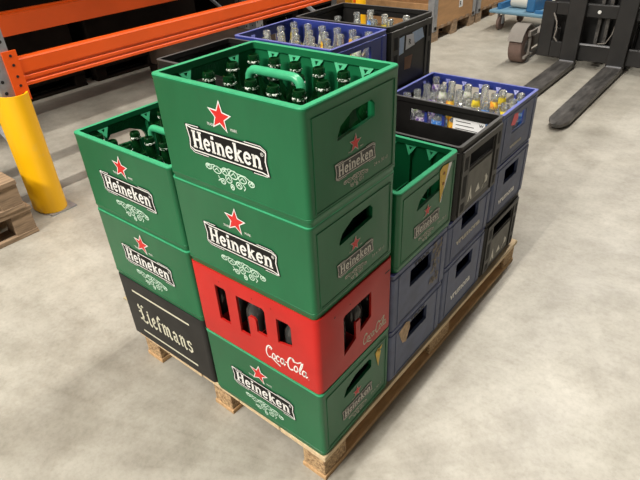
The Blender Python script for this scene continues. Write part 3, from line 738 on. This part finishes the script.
stored('dark box at the far end of the far rack', -3.82, 3.2, .5, 1.2, 1.0, DARKC, 5)
stored('dark box beyond the end of the rack', -3.82, 4.5, .5, 1.2, 1.0, DARKC, 6)

for i_, (y0_, nm_) in enumerate(((.55, 'near'), (1.85, 'far'))):
    load('stored_box', 'unseen dark load added to shade the floor, second rack level, %s end' % nm_, -3.195, -2.36, y0_, y0_+1.15, 1.621, 2.2, DARKC)  # above the frame, added to block light and darken the floor below
t = thing('cardboard_sheet', 'beige cardboard sheet on the floor just behind the front left crates', 'cardboard', (-1.02, .24, 0), .05)
b = MB(); b.box(-.10, .10, -.10, .12, .001, .006); b.build('sheet', mat('beige_cardboard', (.42, .34, .20), .8, var=.1), t)
b = MB(); b.prism([(-.10, .115, .004), (.10, .115, .004), (.10, .125, .10), (-.10, .125, .10)], (0, .004, 0)); b.build('folded_flap', mat('beige_cardboard', (.42, .34, .20)), t)
# ================================================================= STACKED OLD PALLETS, left edge
pallet('weathered wooden pallet on the floor at the left edge', (-1.89, -1.0, 0), .8, 1.2, .144, OLDW, OLDW, td=.022, bb=.022, seed=8, group='weathered pallets at the left edge')
pallet('weathered wooden pallet lying askew on another pallet', (-1.905, -1.02, .1445), .8, 1.2, .144, OLDW, OLDW, td=.022, bb=.022, seed=9, rz=-.02, group='weathered pallets at the left edge')

# ================================================================= LIFT TRUCK
t = thing('lift_truck', 'black lift truck with two lowered forks standing behind the crates', 'forklift', (-.475, 4.02, 0))
for nm, xa in (('fork', -.245), ('fork', .105)):
    b = MB(); L0 = -1.36
    pl = [(xa, -.02), (xa, L0+.10), (xa+.03, L0+.02), (xa+.05, L0), (xa+.085, L0), (xa+.105, L0+.02), (xa+.125, L0+.10), (xa+.125, -.02)]
    z0, z1 = .022, .062
    n = len(pl); base = len(b.v)
    b.v += [(x, y, z0+(0 if y > L0+.05 else .004)) for x, y in pl]; b.v += [(x, y, z1 if y > -.5 else z1-.018*min(1, (-.5-y)/.9)) for x, y in pl]
    b.f.append(tuple(base+i for i in range(n))); b.m.append(0); b.f.append(tuple(base+n+i for i in range(n))); b.m.append(0)
    for i in range(n): b.f.append((base+i, base+(i+1) % n, base+n+(i+1) % n, base+n+i)); b.m.append(0)
    fo = b.build('fork', FORKM, t)
    c = MB(); c.box(xa, xa+.125, -.04, .005, .022, .62, ch=.004); c.build('fork_shank', FORKB, fo)
    c = MB(); c.box(xa+.01, xa+.115, -.052, -.04, .062, .068); c.build('heel_plate', STEEL, fo)
b = MB()
b.box(-.45, .45, .02, .06, .385, .48, ch=.006); b.box(-.45, .45, .02, .06, .062, .185, ch=.006)
b.box(-.45, -.345, .015, .055, .062, .48, ch=.006); b.box(.345, .45, .015, .055, .062, .48, ch=.006)
b.box(-.46, -.30, .04, .08, .12, .30, ch=.02); b.build('fork_carriage', FORKB, t)
b = MB(); b.box(-.12, .105, -.004, .022, .186, .194); b.build('silver_bar', STEEL, t)
b = MB(); b.lathe([(.012, 0), (.014, .006), (.010, .012)], cx=-.03, cy=.004, cz=.43, axis='y', n=12); b.build('white_bolt', WHITE, t)
b = MB(); b.tube([(-.36, .01, .40), (-.325, .0, .34), (-.315, -.005, .28), (-.325, .0, .22), (-.30, .01, .19)], .006, 8); b.build('hose', GREYM, t); b = MB(); b.tube([(.10, .02, .36), (.09, .01, .28), (.06, .01, .215), (0, .02, .20)], .004, 8); b.build('hose', GREYM, t)
for s in (-1, 1):
    b = MB(); b.box(s*.20-.035, s*.20+.035, .09, .17, .02, 2.1, ch=.004); b.build('mast_rail', FORKB, t)
    b = MB(); b.box(s*.03-.012, s*.03+.012, .07, .10, .18, 1.9); b.build('lift_chain', FORKM, t)
b = MB(); b.lathe([(.03, 0), (.03, 1.3)], cx=.0, cy=.14, cz=.06, n=14); b.build('lift_cylinder', FORKB, t, smooth=True)
b = MB(); b.box(-.44, .50, .22, .80, .06, .75, ch=.03); b.box(-.40, .40, .45, .80, .751, 1.25, ch=.04); b.build('truck_body', FORKB, t)
for s in (-1, 1):
    b = MB(); b.box(s*.56-.04, s*.56+.04, .13, .62, .09, .20, ch=.01); b.box(s*.43, s*.56, .45, .57, .09, .2); b.build('straddle_leg', GREYM, t)
    wl = MB(); wl.lathe([(.055, -.052), (.125, -.055), (.132, -.047), (.132, .047), (.125, .055), (.055, .052)], cx=s*.575, cy=-.02, cz=.132, axis='x', n=28); wo = wl.build('wheel', RUB, t, smooth=True)
    hb = MB(); hb.lathe([(.012, -.060), (.05, -.056), (.05, .056), (.012, .060)], cx=s*.575, cy=-.02, cz=.132, axis='x', n=16); hb.build('hub', FORKM, wo, smooth=True)
    fd = MB(); rings = []
    for k in range(11):
        a = math.radians(0+180*k/10-0); 
        cy, cz = -.02-.152*math.cos(a), .132+.012+.152*math.sin(a); cyo, czo = -.02-.163*math.cos(a), .132+.012+.163*math.sin(a)
        x0, x1 = s*.575-.060, s*.575+.060
        rings.append([(x0, cy, cz), (x1, cy, cz), (x1, cyo, czo), (x0, cyo, czo)])
    fd.quadgrid(rings[1:9]); fd.poly(rings[1]); fd.poly(rings[8]); fd.build('mudguard', GREYM, t, smooth=True)
    ar = MB(); sx = s*.575-s*.064; ar.box(sx-.010, sx+.010, -.03, .12, .21, .25); ar.box(sx-.010, sx+.010, -.09, .08, .045, .065); ar.box(sx-.01, sx+.01, -.01, .01, .05, .2)
    ar.build('axle_bracket', GREYM, t)

# ================================================================= BLUE CART
t = thing('platform_cart', 'blue platform cart behind the lift truck wheel', 'cart', (-1.27, 5.19, 0), -.10)
b = MB(); b.box(-.46, .5, -.28, .32, .165, .195, ch=.008); b.build('platform', DUSTB, t)
for x in (-.36, .40):
    for y in (-.2, .24):
        b = MB(); b.lathe([(.02, -.016), (.066, -.014), (.070, 0), (.066, .014), (.02, .016)], cx=x, cy=y, cz=.070, axis='x', n=20); co = b.build('caster', RUB, t, smooth=True)
        c = MB(); c.box(x-.028, x-.020, y-.02, y+.02, .06, .160); c.box(x+.020, x+.028, y-.02, y+.02, .06, .160); c.box(x-.03, x+.03, y-.03, y+.03, .155, .166); c.build('fork_bracket', STEEL, co)
b = MB(); b.box(-.40, -.36, -.22, .28, .195, .25); b.box(-.10, -.02, -.22, .28, .195, .32, ch=.01); b.box(-.36, .44, .22, .28, .195, .27); b.box(.0, .44, -.24, -.20, .195, .22); b.build('cradle', CARTB, t)
def roll(label, loc, R, L, rz):
    t = thing('film_roll', label, 'roll', loc, rz, 'rolls on the blue cart'); b = MB()
    b.lathe([(.02, -L/2), (R-.004, -L/2), (R, -L/2+.004), (R, L/2-.004), (R-.004, L/2), (.02, L/2)], cz=R, axis='x', n=24); b.build('film', mat('off_white_film', (.66, .64, .56), .4), t, smooth=True)
    b = MB(); b.lathe([(.02, -L/2-.004), (.02, L/2+.004)], cz=R, axis='x', n=14); b.build('core', CARD, t)
roll('short white roll at the left end of the blue cart', (-1.49, 5.16, .196), .06, .22, -.10)
roll('long white roll lying at the front of the blue cart', (-1.06, 5.08, .196), .045, .36, -.10)
roll('white roll at the back of the blue cart', (-1.05, 5.26, .196), .06, .36, -.10)

# ================================================================= WOODEN COLLAR BOXES
def collar_box(label, x1, y0, Lx, Ly, ztop, i):
    t = thing('wooden_collar_box', label, 'box', (x1, y0, 0)); H = .144
    for yy in (0, Ly/2-.06, Ly-.12):
        for xx in (0, -Lx/2+.05, -Lx+.1):
            b = MB(); b.box(xx-.1, xx, yy, yy+.12, .02, .105); b.build('block', OLDW, t)
        b = MB(); b.box(-Lx, 0, yy, yy+.12, 0, .02); b.build('bottom_board', OLDW, t)
    b = MB(); b.box(-Lx, 0, 0, Ly, .105, .125); b.build('deck', WOODD, t)
    b = MB()
    for k in range(7): b.box(-.015, .004, .02+k*(Ly-.1)/6, .08+k*(Ly-.1)/6, .105, .135)
    b.build('board_end', OLDW, t)
    b = MB(); z0 = .126
    b.box(-.022, -.002, .01, Ly-.01, z0, ztop); b.build('side_wall', PLY, t)
    b = MB(); b.box(-Lx+.002, -Lx+.022, .01, Ly-.01, z0, ztop); b.build('side_wall', PLY, t)
    b = MB(); b.box(-Lx+.022, -.022, .002, .022, z0, ztop-.04); b.build('end_wall', PLY, t)
    b = MB(); b.box(-Lx+.022, -.022, Ly-.022, Ly-.002, z0, ztop); b.build('end_wall', PLY, t)
    for xx, yy in ((-.0, .0), (-.0, Ly), (-Lx, .0), (-Lx, Ly)):
        b = MB(); sx = -1 if xx == 0 else 1; sy = 1 if yy == 0 else -1
        b.box(xx, xx+sx*-.004, yy-.002*sy, yy+sy*.07, z0-.03, ztop+.01); b.box(xx-sx*.004, xx+sx*.06, yy-sy*.004, yy, z0-.03, ztop+.01)
        b.build('corner_hinge', STEEL, t)
    return t
cb1 = collar_box('open plywood box on a pallet, nearest of the row beyond the crates', -1.985, 4.22, 1.2, .92, .38, 1)
pr = Print((-.002, 0, 0), (0, 1, 0), (0, 0, 1), (1, 0, 0)); fonttext(pr, 'R', .545, .245, .06, 1, 2, bold=.002); pr.poly([(.53, .23), (.61, .23), (.61, .30), (.53, .30)], 0, 0)
pr.build('white_tag', [PAPER, INK], cb1)
collar_box('second plywood box on a pallet, behind the nearest one', -1.985, 5.20, 1.2, .92, .38, 2)
collar_box('third plywood box on a pallet, farthest of the row', -1.985, 6.18, 1.2, .92, .38, 3)
